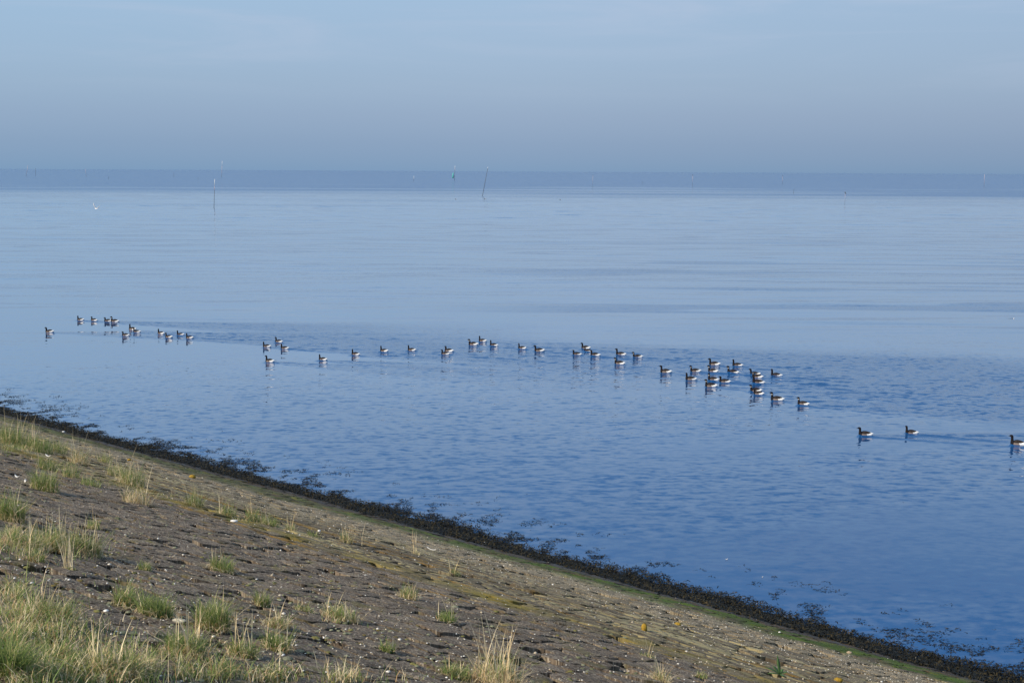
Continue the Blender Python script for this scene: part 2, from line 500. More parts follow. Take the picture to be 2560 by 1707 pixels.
    # moss on the upper, older part
    mo = t.math('MULTIPLY', t.maprange(up, 8.0, 12.0), t.maprange(t.noise(uvv, 1.7, 5, 0.65), 0.56, 0.70))
    c = t.mix(t.math('MULTIPLY', mo, 0.8), c, t.mix(fine, (0.075, 0.062, 0.014), (0.20, 0.185, 0.07)))
    if bed:
        c = t.mix(0.6, c, (0.03, 0.025, 0.016))
    else:
        c = t.vec('MULTIPLY', t.scale(c, t.maprange(tint, 0, 1, 0.76, 1.28)), (1.20, 1.16, 1.08))
    b1 = t.n('ShaderNodeBump', ins={'Height': grit, 'Distance': 0.007, 'Strength': 0.9})
    b2 = t.n('ShaderNodeBump', ins={'Height': fine, 'Distance': 0.035, 'Strength': 1.0, 'Normal': b1.outputs[0]})
    rough = t.maprange(zone, 0.05, 0.1, 0.45, 0.9)
    principled(t, **{'Base Color': c, 'Roughness': rough, 'Normal': b2.outputs[0], 'Specular IOR Level': 0.3})
    return m


m_stone = stone_material('weathered_revetment_stone')
m_bed = stone_material('revetment_bed', bed=True)

us = np.concatenate([np.linspace(-3000, -30, 14), np.arange(-20, 75, 0.5), np.linspace(80, 3000, 16)])
vs = np.concatenate([[-3000, -400, -60, -12, -4, -1.5], np.arange(-0.5, P0 + 8, 0.5), [P0 + 14, P0 + 24]])
UU, VV = np.meshgrid(us, vs)
ZZ = surf(UU, np.maximum(VV, 0)) - 0.075 - 0.02 * fbm(UU * 3, VV * 3, 77)
ZZ = np.where(VV < -4, np.minimum(ZZ, P0 * M - 0.1), ZZ)
ZZ = np.where(VV < -12, 0.6, ZZ)
ZZ = np.where((VV < -4) & (VV >= -12), P0 * M - 0.15, ZZ)
GX, GY = uv2xy(UU, VV)
a_, b_ = UU.shape
ii = np.arange(a_ * b_).reshape(a_, b_)
gf = np.stack([ii[:-1, :-1], ii[1:, :-1], ii[1:, 1:], ii[:-1, 1:]], -1).reshape(-1, 4)
ground = mesh_obj('ground', np.stack([GX, GY, ZZ], -1).reshape(-1, 3), gf, m_bed,
                  attrs={'tint': np.full(a_ * b_, 0.4)})
tag(ground, 'sloping dike face paved with weathered stones', kind='structure')

rng = np.random.default_rng(4)
stones = []           # (area in the picture, corners uv (4,2), offset, tilt, tint)
v = 0.4
row = 0
while v < P0 + 0.9:
    h = rng.uniform(0.25, 0.34)
    u = -4.0 + rng.uniform(0, 0.3)
    us_ = [u]
    while u < 62:
        u += rng.uniform(0.24, 0.46)
        us_.append(u)
    us_ = np.array(us_)
    lo = v + 0.035 * (vnoise(us_ * 1.1, np.full_like(us_, row * 7.3), 3) - 0.5) * 2
    hi = v + h + 0.035 * (vnoise(us_ * 1.1, np.full_like(us_, (row + 1) * 7.3), 3) - 0.5) * 2
    sk = rng.normal(0, 0.025, len(us_))
    cx_, cy_ = uv2xy(us_, v + h / 2)
    px, py, dep_ = project(cx_, cy_, (P0 - v - h / 2) * M)
    for k in range(len(us_) - 1):
        if dep_[k] < 2 or px[k] < -500 or px[k] > W + 300 or py[k] > HH + 260:
            continue
        c4 = np.array([[us_[k] - sk[k], lo[k]], [us_[k + 1] - sk[k + 1], lo[k + 1]],
                       [us_[k + 1] + sk[k + 1], hi[k + 1]], [us_[k] + sk[k], hi[k]]])
        dist = math.sqrt(cx_[k] ** 2 + cy_[k] ** 2 + (EYE - (P0 - v) * M) ** 2)
        inside = 1.0 if (0 <= px[k] <= W and py[k] <= HH) else 0.05
        sight = (EYE - (P0 - v) * M) / dist
        area = (us_[k + 1] - us_[k]) * h / dist ** 2 * sight * inside
        stones.append((area, c4, dist, P0 - v - h / 2))
    v += h
    row += 1
stones.sort(key=lambda s: -s[0])


def build_stone(c4, dist, up):
    n = 5 if dist < 34 else 3
    gap = rng.uniform(0.002, 0.011)
    ctr = c4.mean(0)
    d = c4 - ctr
    c4 = ctr + d * (1 - gap / np.abs(d).mean())
    if rng.random() < (0.30 if up > 4 else 0.12):                  # a broken or worn corner leaves a hole
        k = rng.integers(4)
        c4[k] += (ctr - c4[k]) * rng.uniform(0.3, 0.75)
    off = rng.normal(0, 0.004)
    r = rng.random()
    if up > 4 and r < 0.05:
        off -= rng.uniform(0.02, 0.06)
    elif up > 4 and r < 0.08:
        off += rng.uniform(0.008, 0.03)
    tu, tv = rng.normal(0, 0.014, 2)
    a = np.linspace(0, 1, n)
    A, B = np.meshgrid(a, a)
    A, B = A.ravel(), B.ravel()
    q = ((1 - A) * (1 - B))[:, None] * c4[0] + (A * (1 - B))[:, None] * c4[1] + (A * B)[:, None] * c4[2] + ((1 - A) * B)[:, None] * c4[3]
    edge = np.minimum(np.minimum(A, 1 - A), np.minimum(B, 1 - B))
    if n == 5:
        q = q + rng.normal(0, 0.007, q.shape) * (edge > 0.01)[:, None] + rng.normal(0, 0.004, q.shape)
    corner = ((np.minimum(A, 1 - A) < 0.01) & (np.minimum(B, 1 - B) < 0.01))
    q = np.where(corner[:, None], q + (ctr - q) * 0.045, q)
    z = surf(q[:, 0], q[:, 1]) + off + (q[:, 0] - ctr[0]) * tu + (q[:, 1] - ctr[1]) * tv
    z = z - np.where(edge < 0.01, 0.009, 0) + rng.normal(0, 0.0055, len(z))
    ring = ([k for k in range(n)] + [k * n + n - 1 for k in range(1, n)] + [(n - 1) * n + k for k in range(n - 2, -1, -1)]
            + [k * n for k in range(n - 2, 0, -1)])
    rq, rz = q[ring], z[ring]
    vq = np.concatenate([q, rq, ctr + (rq - ctr) * 0.96])
    vz = np.concatenate([z, rz, rz - 0.12])
    X, Y = uv2xy(vq[:, 0], vq[:, 1])
    ii = np.arange(n * n).reshape(n, n)
    top = np.stack([ii[:-1, :-1], ii[1:, :-1], ii[1:, 1:], ii[:-1, 1:]], -1).reshape(-1, 4)
    L = len(ring)
    k = np.arange(L)
    s0 = n * n
    side = np.stack([s0 + k, s0 + L + k, s0 + L + (k + 1) % L, s0 + (k + 1) % L], -1)[:, ::-1]
    return np.stack([X, Y, vz], -1), np.concatenate([top, side[:, ::-1]]), rng.random()


rest_v, rest_f, rest_t, nv = [], [], [], 0
for k, (ar, c4, dist, up) in enumerate(stones):
    vv_, ff_, tint = build_stone(c4, dist, up)
    if k < 300:
        mesh_obj('stone', vv_, ff_, m_stone, ground, attrs={'tint': np.full(len(vv_), tint)})
    else:
        rest_v.append(vv_)
        rest_f.append(ff_ + nv)
        rest_t.append(np.full(len(vv_), tint))
        nv += len(vv_)
o = mesh_obj('stone_paving', np.concatenate(rest_v), np.concatenate(rest_f), m_stone, ground,
             attrs={'tint': np.concatenate(rest_t)})
tag(o, kind='stuff')

# ------------------------------------------------------------------ grass
m_grass = col_material('grass_blades', 0.55, 0.3, 0.18, trans=0.42, scale=9.0)
m_straw = col_material('dry_straw', 0.7, 0.2, 0.2, trans=0.3, scale=15.0)
GREENS = np.array([(0.17, 0.255, 0.06), (0.23, 0.31, 0.08), (0.31, 0.36, 0.11), (0.11, 0.18, 0.06), (0.37, 0.38, 0.14)])
STRAWS = np.array([(0.74, 0.59, 0.35), (0.79, 0.67, 0.45), (0.64, 0.49, 0.28), (0.75, 0.64, 0.40), (0.52, 0.34, 0.16)])


def blades(rng, base, hgt, wid, lean, droop, cols, az=None, segs=3):
    """curved tapering blades; base (n,3), hgt/wid/lean/droop (n,)"""
    n = len(base)
    az = rng.uniform(0, 2 * math.pi, n) if az is None else az
    dirx, diry = np.cos(az), np.sin(az)
    # blade faces turn every way
    wa = az + math.pi / 2 + rng.normal(0, 0.6, n)
    wx, wy = np.cos(wa), np.sin(wa)
    vs_, levels = [], np.linspace(0, 1, segs + 1)
    for s in levels:
        out = lean * hgt * (s ** 1.7)
        z = hgt * (s - droop * s ** 2.4)
        c = base + np.stack([dirx * out, diry * out, z], -1)
        w = wid * (1 - s ** 1.6) * 0.5
        if s < 0.999:
            vs_.append(c + np.stack([wx * w, wy * w, 0 * w], -1))
            vs_.append(c - np.stack([wx * w, wy * w, 0 * w], -1))
        else:
            vs_.append(c)
    per = len(vs_)
    V_ = np.stack(vs_, 1).reshape(-1, 3)
    o = np.arange(n) * per
    quads = [np.stack([o + 2 * k, o + 2 * k + 1, o + 2 * k + 3, o + 2 * k + 2], -1) for k in range(segs - 1)]
    tri = np.stack([o + 2 * segs - 2, o + 2 * segs - 1, o + 2 * segs], -1)
    C_ = np.repeat(cols, per, 0)
    return V_, [np.concatenate(quads), tri], C_


def blade_obj(name, mat, parent, parts, origin=(0, 0, 0)):
    vs_, q_, t_, c_, k = [], [], [], [], 0
    for V_, F_, C_ in parts:
        vs_.append(V_ - np.asarray(origin))
        q_.append(F_[0] + k)
        t_.append(F_[1] + k)
        c_.append(C_)
        k += len(V_)
    return mesh_obj(name, np.concatenate(vs_), [np.concatenate(q_), np.concatenate(t_)], mat, parent,
                    attrs={'col': np.concatenate(c_)})


def slope_pts(x, y):
    """ground points below picture points, on the real uneven surface"""
    X, Y, Z = on_slope(x, y)
    u, v = X * Ux + Y * Uy, X * Vx + Y * Vy
    return np.stack([X, Y, surf(u, v)], -1)


def pick(rng, pal, n, p=None):
    return pal[rng.choice(len(pal), n, p=p)] * rng.uniform(0.8, 1.2, (n, 1))


# x, y of the foot in the photograph, half width px, leaf height px, leaves, dry share, tall stalks, stalk height px, label
T = [
    (35, 1112, 46, 50, 420, .25, 16, 85, 'broad lush green clump with many dry stalks at the top left of the dike'),
    (100, 1128, 34, 42, 300, .2, 9, 70, 'green grass clump just right of the broad lush clump at the top left'),
    (148, 1133, 22, 34, 160, .35, 4, 50, 'small green clump on the mossy end of the top left grass line'),
    (198, 1155, 22, 42, 200, .8, 9, 75, 'brown dry tuft with arching seed stalks on the upper grass line'),
    (112, 1228, 36, 50, 340, .3, 5, 75, 'dense dark green tussock with a straw skirt, upper left stones'),
    (118, 1170, 26, 30, 190, .25, 3, 48, 'loose green tuft between the white feather and the dark tussock'),
    (178, 1190, 24, 30, 170, .35, 6, 42, 'thin upright tuft right of the white feather'),
    (225, 1212, 28, 26, 140, .2, 2, 38, 'flat sparse bluish tuft in the middle of the upper stones'),
    (262, 1158, 18, 26, 110, .4, 5, 38, 'little tuft near the small yellow stone'),
    (288, 1190, 22, 34, 170, .55, 6, 52, 'mixed green and straw tuft on the mossy line'),
    (330, 1212, 34, 44, 320, .5, 12, 82, 'bushy tuft with reddish dry stalks in the middle of the mossy line'),
    (342, 1260, 34, 44, 260, .85, 5, 84, 'dense tan dry tuft standing alone below the mossy line'),
    (486, 1262, 24, 34, 180, .3, 7, 62, 'green tuft with pale stalks below the larger yellow stone'),
    (566, 1288, 24, 32, 150, .5, 6, 52, 'thin pale tuft left of the mossy grass strip'),
    (636, 1300, 24, 30, 170, .35, 6, 55, 'green tuft on the mossy strip beside the pale pebble'),
    (673, 1310, 26, 26, 170, .25, 4, 48, 'short green tuft on the bright moss'),
    (726, 1322, 14, 22, 90, .6, 5, 46, 'small tuft with three pale stalks near the streaked stones'),
    (784, 1337, 18, 16, 80, .2, 1, 24, 'flat green tuft beside the pale pebble in the joint'),
    (866, 1352, 17, 30, 110, .6, 6, 52, 'straw tuft on the lichen streaks, left of the single tall stalk'),
    (906, 1360, 4, 8, 6, .9, 2, 56, 'single tall dry stalk on the lichen streaks'),
    (1040, 1382, 12, 14, 40, .8, 5, 56, 'few tall pale stalks near the pale shell band'),
    (1138, 1440, 16, 22, 90, .4, 4, 46, 'sparse tuft with two thin stalks on the ochre band'),
    (1020, 1496, 24, 34, 190, .6, 6, 42, 'mixed tuft standing alone on bare stones right of the centre gap'),
    (1116, 1556, 26, 26, 170, .12, 4, 66, 'bright green low tuft with leaning stalks on bare grey stones'),
    (852, 1540, 46, 34, 330, .5, 9, 62, 'wide tuft of green and straw with long leaning stalks'),
    (760, 1520, 26, 20, 120, .5, 2, 30, 'low yellowish tuft left of the wide tuft with leaning stalks'),
    (694, 1566, 30, 34, 220, .7, 8, 66, 'dry drooping tuft left of the wide tuft'),
    (655, 1508, 20, 34, 160, .3, 4, 50, 'upright green tuft above the dry drooping one'),
    (556, 1420, 32, 34, 270, .3, 9, 66, 'green tussock with fan of thin stalks on the bare stones'),
    (362, 1420, 18, 24, 90, .2, 2, 36, 'small bluish tuft alone on bare stones'),
    (235, 1318, 18, 24, 100, .5, 3, 58, 'small dark tuft beside the tall leaning stalk'),
    (318, 1520, 32, 48, 230, .35, 3, 64, 'narrow green tuft left of the dark fan of leaves'),
    (390, 1545, 46, 52, 360, .15, 4, 66, 'dark green fan of long leaves above the pale broken stone'),
    (532, 1580, 42, 70, 460, .35, 7, 96, 'tall green tussock with a straw foot beside the pale broken stone'),
    (172, 1432, 14, 16, 50, .7, 9, 110, 'bunch of very tall thin pale stalks over the mossy stones'),
    (130, 1560, 60, 60, 640, .6, 15, 100, 'large straw-littered tussock on the lower left'),
    (30, 1300, 32, 62, 360, .3, 5, 90, 'green tussock at the left edge above the straw band'),
    (60, 1372, 46, 46, 420, .6, 14, 88, 'straw-coloured clump at the left edge under the green tussock'),
    (145, 1372, 48, 50, 470, .5, 15, 90, 'mixed clump in the middle of the left grass band'),
    (215, 1382, 38, 50, 400, .55, 12, 96, 'clump with long leaning stalks at the right end of the left grass band'),
    (92, 1408, 20, 32, 170, .5, 2, 44, 'drooping yellowish clump hanging below the left grass band'),
    (20, 1690, 46, 86, 480, .12, 3, 110, 'dark green tall tussock in the bottom left corner'),
    (284, 1690, 60, 70, 480, .7, 18, 130, 'tall bundle of dry stalks at the bottom left'),
    (468, 1650, 52, 60, 460, .4, 12, 120, 'feathery green and straw tussock at the bottom, under the pale broken stone'),
    (612, 1650, 40, 40, 260, .4, 10, 110, 'loose tuft with crossing stalks at the bottom, right of the feathery tussock'),
    (692, 1630, 36, 44, 260, .35, 6, 80, 'green tuft with an orange straw skirt near the bottom'),
    (968, 1624, 20, 24, 120, .15, 2, 62, 'small bright green tuft with one stalk in the lower middle'),
    (1140, 1690, 40, 34, 260, .3, 5, 46, 'dark low tuft left of the tallest dry tussock'),
    (1246, 1712, 62, 78, 420, .82, 26, 150, 'tallest dry tussock with stiff straw stalks at the bottom centre'),
    (1618, 1648, 22, 16, 50, .35, 4, 46, 'few thin green blades beside the dark hole, lower right stones'),
    (1650, 1708, 26, 40, 150, .8, 7, 70, 'dry tuft at the bottom edge right of the centre'),
    (1752, 1698, 18, 18, 60, .3, 2, 26, 'tiny sparse tuft at the bottom right of the stones'),
]
rng = np.random.default_rng(23)
for (tx, ty, hw, hp, nb, dry, ns, sp, lab) in T:
    c = slope_pts(np.array([tx]), np.array([ty]))[0]
    dist = float(np.linalg.norm(c - np.array([0, 0, EYE])))
    pm = FPX / dist
    r, h = 1.2 * hw / pm, 1.45 * hp / pm
    root = empty('grass_tuft', tuple(c), lab, 'grass tuft', 'grass tufts growing between the dike stones')

    def bases(n, rr):
        a = rng.uniform(0, 2 * math.pi, n)
        q = np.sqrt(rng.random(n)) * rr
        x, y = c[0] + np.cos(a) * q, c[1] + np.sin(a) * q
        return np.stack([x, y, surf(x * Ux + y * Uy, x * Vx + y * Vy) - 0.012], -1)
    ng = max(3, int(nb * (1 - dry) * 1.5))
    nd_ = max(3, int(nb * dry * 1.15))
    px_ = 1.0 / pm                                   # blade widths: real grass, 3 to 7 mm
    green = blades(rng, bases(ng, r * 0.75), h * rng.uniform(0.4, 1.1, ng), rng.uniform(0.004, 0.008, ng),
                   rng.uniform(0.1, 0.95, ng), rng.uniform(0.0, 0.5, ng), pick(rng, GREENS, ng))
    blade_obj('leaves', m_grass, root, [green], c)
    straw = blades(rng, bases(nd_, r * 0.85), h * rng.uniform(0.3, 1.0, nd_), rng.uniform(0.003, 0.007, nd_),
                   rng.uniform(0.15, 1.3, nd_), rng.uniform(0.1, 0.8, nd_), pick(rng, STRAWS, nd_))
    nl = int(nb * 0.22)
    lit = blades(rng, bases(nl, r * 1.05) + np.array([0, 0, 0.02]), h * rng.uniform(0.25, 0.5, nl), rng.uniform(0.003, 0.007, nl),
                 rng.uniform(1.0, 2.2, nl), rng.uniform(0.75, 1.0, nl), pick(rng, STRAWS, nl))
    blade_obj('dry_leaves', m_straw, root, [straw, lit], c)
    if ns:
        hs = 1.25 * sp / pm * rng.uniform(0.6, 1.05, ns)
        bs, ln = bases(ns, r * 0.7), rng.uniform(0.03, 0.38, ns)
        for k in range(ns):
            st = blades(rng, bs[k:k + 1], hs[k:k + 1], rng.uniform(0.008, 0.012, 1), ln[k:k + 1],
                        rng.uniform(0.0, 0.12, 1), pick(rng, STRAWS[:4], 1) * 1.1, segs=4)
            blade_obj('seed_stalk', m_straw, root, [st], c)

# turf that nobody could count: picture ellipses give where it grows (cx, cy, rx, ry, blades, height m, dry share)
turf = [(90, 1375, 180, 34, 3600, .13, .55), (60, 1120, 150, 26, 2400, .12, .35), (170, 1160, 130, 26, 1200, .10, .5), (60, 1560, 150, 60, 3600, .12, .55), (150, 1650, 240, 70, 4200, .13, .5), (360, 1685, 280, 34, 3200, .14, .55), (900, 1706, 260, 14, 700, .15, .7), (40, 1500, 70, 60, 1500, .11, .55), (110, 1620, 170, 60, 3600, .13, .55), (110, 1690, 240, 60, 5200, .13, .35), (330, 1695, 190, 42, 2600, .13, .5), (40, 1600, 120, 60, 2400, .11, .4),
        (560, 1696, 180, 28, 1800, .12, .45), (860, 1706, 200, 24, 1000, .14, .6), (700, 1702, 160, 26, 700, .11, .6),
        (120, 1372, 160, 22, 2600, .10, .5), (40, 1335, 60, 24, 900, .10, .6), (140, 1575, 110, 26, 1900, .07, .75),
        (60, 1118, 110, 16, 1700, .12, .25), (165, 1140, 80, 14, 800, .08, .4), (240, 1212, 90, 14, 500, .07, .35),
        (340, 1216, 70, 12, 600, .07, .5), (440, 1240, 60, 10, 350, .06, .5), (20, 1480, 60, 26, 300, .06, .4),
        (620, 1302, 90, 8, 700, .08, .4), (220, 1640, 200, 30, 1800, .07, .4), (430, 1640, 140, 40, 900, .08, .5),
        (840, 1548, 60, 10, 300, .05, .7), (1130, 1700, 70, 16, 700, .08, .4), (330, 1330, 330, 120, 420, .05, .6),
        (700, 1560, 420, 90, 420, .05, .6), (330, 1480, 300, 90, 520, .05, .5)]
gp, sp_l = [], []
for (ex, ey, rx, ry, n, hm, dry) in turf:
    n = int(n * 0.62)
    a = rng.uniform(0, 2 * math.pi, n)
    q = np.clip(np.abs(rng.normal(0, 0.55, n)), 0, 1.25)
    x, y = ex + np.cos(a) * q * rx, ey + np.sin(a) * q * ry
    keep = (y < 1760) & (vnoise(x / 46, y / 17, 15) + 0.22 * rng.normal(0, 1, n) > 0.52)
    b = slope_pts(x[keep], y[keep]) - np.array([0, 0, 0.012])
    n = len(b)
    isd = rng.random(n) < dry * 0.8
    for msk, pal, lst in ((~isd, GREENS, gp), (isd, STRAWS, sp_l)):
        k = int(msk.sum())
        lst.append(blades(rng, b[msk], 1.2 * hm * rng.uniform(0.2, 1.15, k) * np.where(rng.random(k) < 0.05, 1.9, 1.0), rng.uniform(0.004, 0.008, k),
                          rng.uniform(0.15, 1.15, k), rng.uniform(0.05, 0.6, k), pick(rng, pal, k)))
tag(blade_obj('grass', m_grass, None, gp), 'short green grass spreading over the lower left of the dike', 'grass', kind='stuff')
tag(blade_obj('dry_grass', m_straw, None, sp_l), 'straw-coloured dead grass matted among the green on the dike', 'dry grass', kind='stuff')

# ------------------------------------------------------------------ moss cushions, shell grit and glint specks on the weed
def domes(rng, pts, rad_, hgt, cols, nseg=7):
    n = len(pts)
    vs_ = []
    for lev, (rr, zz) in enumerate(((1.0, -0.25), (0.8, 0.55), (0.4, 0.93))):
        for k in range(nseg):
            a = 2 * math.pi * (k + 0.5 * lev) / nseg
            j = rng.uniform(0.85, 1.15, n)
            vs_.append(pts + np.stack([np.cos(a) * rr * rad_ * j, np.sin(a) * rr * rad_ * j, zz * hgt], -1))
    vs_.append(pts + np.stack([0 * hgt, 0 * hgt, hgt], -1))
    per = len(vs_)
    V_ = np.stack(vs_, 1).reshape(-1, 3)
    o = np.arange(n) * per
    tr = []
    for lev in range(2):
        for k in range(nseg):
            a, b = lev * nseg + k, lev * nseg + (k + 1) % nseg
            c, d = a + nseg, b + nseg
            tr += [np.stack([o + a, o + b, o + c], -1), np.stack([o + b, o + d, o + c], -1)]
    for k in range(nseg):
        tr.append(np.stack([o + 2 * nseg + k, o + 2 * nseg + (k + 1) % nseg, o + 3 * nseg], -1))
    return V_, np.concatenate(tr), np.repeat(cols, per, 0)


rng = np.random.default_rng(31)
n = 1100
x, y = rng.uniform(-50, 1700, n * 4), rng.uniform(1130, 1730, n * 4)
X, Y, Z = on_slope(x, y)
up = P0 - (X * Vx + Y * Vy)
ok = (up > 9.5) & (rng.random(n * 4) < 0.25 + 0.75 * (vnoise(x / 90, y / 36, 8) > 0.55)) & (rng.random(n * 4) < np.clip((up - 9) / 6, 0.1, 1))
pts = slope_pts(x[ok], y[ok])[:n]
rr = rng.uniform(0.010, 0.030, len(pts)) * np.where(rng.random(len(pts)) < 0.06, 1.7, 1)
cols = pick(rng, np.array([(0.13, 0.135, 0.075), (0.19, 0.195, 0.125), (0.12, 0.095, 0.035), (0.15, 0.14, 0.05), (0.17, 0.175, 0.12)]), len(pts))
V_, F_, C_ = domes(rng, pts, rr, rr * rng.uniform(0.15, 0.35, len(pts)), cols)
m_moss = col_material('moss', 0.95, 0.1, 0.4, scale=60)
tag(mesh_obj('moss', V_, F_, m_moss, attrs={'col': C_}), 'grey-green moss cushions dotted over the upper stones', 'moss', kind='stuff')

n = 9000
x, y = rng.uniform(-20, 2420, n * 3), rng.uniform(1040, 1720, n * 3)
X, Y, Z = on_slope(x, y)
uq, vq = X * Ux + Y * Uy, X * Vx + Y * Vy
up = P0 - vq
dens = np.where(up < 0.9, 0.10, np.where(up < 3.4, 0.02, np.where(up < 7.0, 1.0, np.where(up < 10, 0.28, 0.14))))  # pale specks on the weed band stand in for sun glints
ok = (up > -0.6) & (rng.random(n * 3) < dens) & (y > 900)
X, Y, uq, vq, up = X[ok][:n], Y[ok][:n], uq[ok][:n], vq[ok][:n], up[ok][:n]
n = len(X)
sz = rng.uniform(0.004, 0.011, n) * np.where(rng.random(n) < 0.05, 2.0, 1.0)
pts = np.stack([X, Y, np.maximum(surf(uq, vq), 0) + np.where(up < 0.9, 0.055, 0.006)], -1)
cols = pick(rng, np.array([(0.62, 0.58, 0.50), (0.70, 0.68, 0.62), (0.50, 0.42, 0.30), (0.42, 0.36, 0.27)]), n)
V_, F_, C_ = domes(rng, pts, sz, sz * rng.uniform(0.25, 0.7, n), cols, nseg=4)
m_shell_glint = col_material('shell', 0.6, 0.4, 0.2, scale=80)
tag(mesh_obj('shell_grit_and_glints', V_, F_, m_shell_glint, attrs={'col': C_}), 'broken pale shells and barnacles strewn over the stones, and pale specks imitating sun glints on the weed', 'shells', kind='stuff')

# ------------------------------------------------------------------ seaweed
m_weed, t = material('bladderwrack')
a = t.n('ShaderNodeAttribute', attribute_name='col').outputs[0]
principled(t, **{'Base Color': a, 'Roughness': 0.55, 'Specular IOR Level': 0.2})


def fronds(rng, base, length, wid, rise, cols):
    """wavy forked ribbons lying over the surface"""
    n = len(base)
    az = rng.uniform(0, 2 * math.pi, n)
    cur = rng.normal(0, 0.9, n)
    vs_ = []
    p = base.copy()
    for s in range(5):
        a = az + cur * s / 4.0
        z = rise * np.sin(s / 4.0 * math.pi) + rng.uniform(0, 0.012, n)
        w = wid * (0.55, 0.9, 1.0, 0.8, 0.3)[s] * 0.5
        tw = rng.normal(0, 0.5, n)
        nx, ny, nz = -np.sin(a) * np.cos(tw), np.cos(a) * np.cos(tw), np.sin(tw)
        q = p + np.stack([0 * z, 0 * z, z], -1)
        vs_.append(q + np.stack([nx * w, ny * w, nz * w], -1))
        vs_.append(q - np.stack([nx * w, ny * w, nz * w], -1))
        p = p + np.stack([np.cos(a) * length / 4, np.sin(a) * length / 4, 0 * z], -1)
    per = 10
    V_ = np.stack(vs_, 1).reshape(-1, 3)
    o = np.arange(n) * per
    quads = np.concatenate([np.stack([o + 2 * k, o + 2 * k + 1, o + 2 * k + 3, o + 2 * k + 2], -1) for k in range(4)])
    return V_, quads, np.repeat(cols, per, 0)


WEED = np.array([(0.008, 0.008, 0.005), (0.013, 0.012, 0.006), (0.040, 0.030, 0.010), (0.007, 0.007, 0.006)])
rng = np.random.default_rng(41)
n = 42000
q = rng.random(n) ** 1.25
uu = 9 + 55 * q
edge_lo = 1.15 + 0.5 * (fbm(uu * 0.5, uu * 0, 3) - 0.5)
edge_hi = -0.48 + 0.9 * (fbm(uu * 0.35 + 40, uu * 0, 4) - 0.5) - 0.3 * (rng.random(n) ** 3)
tt = edge_hi + (edge_lo - edge_hi) * rng.random(n)
vv_ = P0 - tt
x, y = uv2xy(uu, vv_)
z = np.maximum(surf(uu, vv_), 0.0) + rng.uniform(-0.01, 0.06, n) * np.clip(1.2 - np.abs(tt) * 0.6, 0.3, 1)
V_, F_, C_ = fronds(rng, np.stack([x, y, z], -1), rng.uniform(0.06, 0.17, n), rng.uniform(0.012, 0.03, n), rng.uniform(0.0, 0.05, n), pick(rng, WEED, n))
# the matted mass below the loose tips, with a ragged outer edge
gu, gw = np.meshgrid(np.arange(8.5, 64, 0.07), np.linspace(0, 1, 16))
lo_ = 0.95 + 0.4 * (fbm(gu * 0.7, gu * 0, 3) - 0.5)
hi_ = -0.36 + 0.9 * (fbm(gu * 0.35 + 40, gu * 0, 4) - 0.5) + 0.5 * (fbm(gu * 3.1, gu * 0, 14, 2) - 0.5)
gt = lo_ + (hi_ - lo_) * gw
gx, gy = uv2xy(gu, P0 - gt)
gz = np.maximum(surf(gu, P0 - gt), -0.005) + 0.008 + 0.022 * fbm(gu * 12, gt * 12, 25, 2) - 0.03 * (gw > 0.97) - 0.04 * (gw < 0.03)
ii = np.arange(gu.size).reshape(gu.shape)
mf = np.stack([ii[:-1, :-1], ii[:-1, 1:], ii[1:, 1:], ii[1:, :-1]], -1).reshape(-1, 4)
V_ = np.concatenate([V_, np.stack([gx, gy, gz], -1).reshape(-1, 3)])
F_ = np.concatenate([F_, mf + len(C_)])
C_ = np.concatenate([C_, np.full((gu.size, 3), (0.007, 0.0065, 0.005))])
tag(mesh_obj('seaweed', V_, F_, m_weed, attrs={'col': C_}), 'thick dark band of bladderwrack along the waterline', 'seaweed', kind='stuff')

n = 110000
uu = 8 + 56 * rng.random(n)
tt = -0.15 - rng.exponential(np.where(uu > 26, 0.75, 1.0), n)
vv_ = P0 - tt
x, y = uv2xy(uu, vv_)
patch = fbm(x * 2.4, y * 1.9, 91, 4)
big = fbm(x * 0.3, y * 0.3, 92, 2)
ok = (patch > 0.535 + 0.060 * np.clip(-tt - 0.2, 0, 5) - 0.22 * (big - 0.5)) & (rng.random(n) < 0.7)
x, y = x[ok], y[ok]
n = len(x)
V_, F_, C_ = fronds(rng, np.stack([x, y, np.full(n, -0.006)], -1), rng.uniform(0.04, 0.15, n), rng.uniform(0.007, 0.02, n),
                    rng.uniform(0.0, 0.02, n), pick(rng, WEED, n))
tag(mesh_obj('floating_seaweed', V_, F_, m_weed, attrs={'col': C_}), 'dark seaweed tips floating in patches off the waterline', 'seaweed', kind='stuff')

# ------------------------------------------------------------------ geese
# dorsal (x,z), ventral (x,z), half width: side profile of a brent goose afloat, facing -X, waterline at z = 0
PROF = [
    (.272, .118, .278, .108, .012), (.245, .124, .250, .080, .045), (.20, .138, .218, .018, .080), (.13, .150, .14, -.02, .098),
    (.05, .160, .05, -.05, .116), (-.03, .160, -.03, -.055, .120), (-.085, .150, -.11, -.045, .112), (-.112, .148, -.182, -.01, .096),
    (-.122, .160, -.212, .042, .076), (-.128, .180, -.217, .088, .060), (-.131, .205, -.214, .138, .049), (-.132, .232, -.209, .188, .042),
    (-.133, .262, -.210, .232, .038), (-.140, .292, -.217, .256, .036), (-.162, .314, -.228, .262, .035), (-.196, .322, -.243, .265, .033),
    (-.226, .313, -.255, .272, .026), (-.244, .298, -.263, .279, .016), (-.251, .292, -.265, .283, .011)]


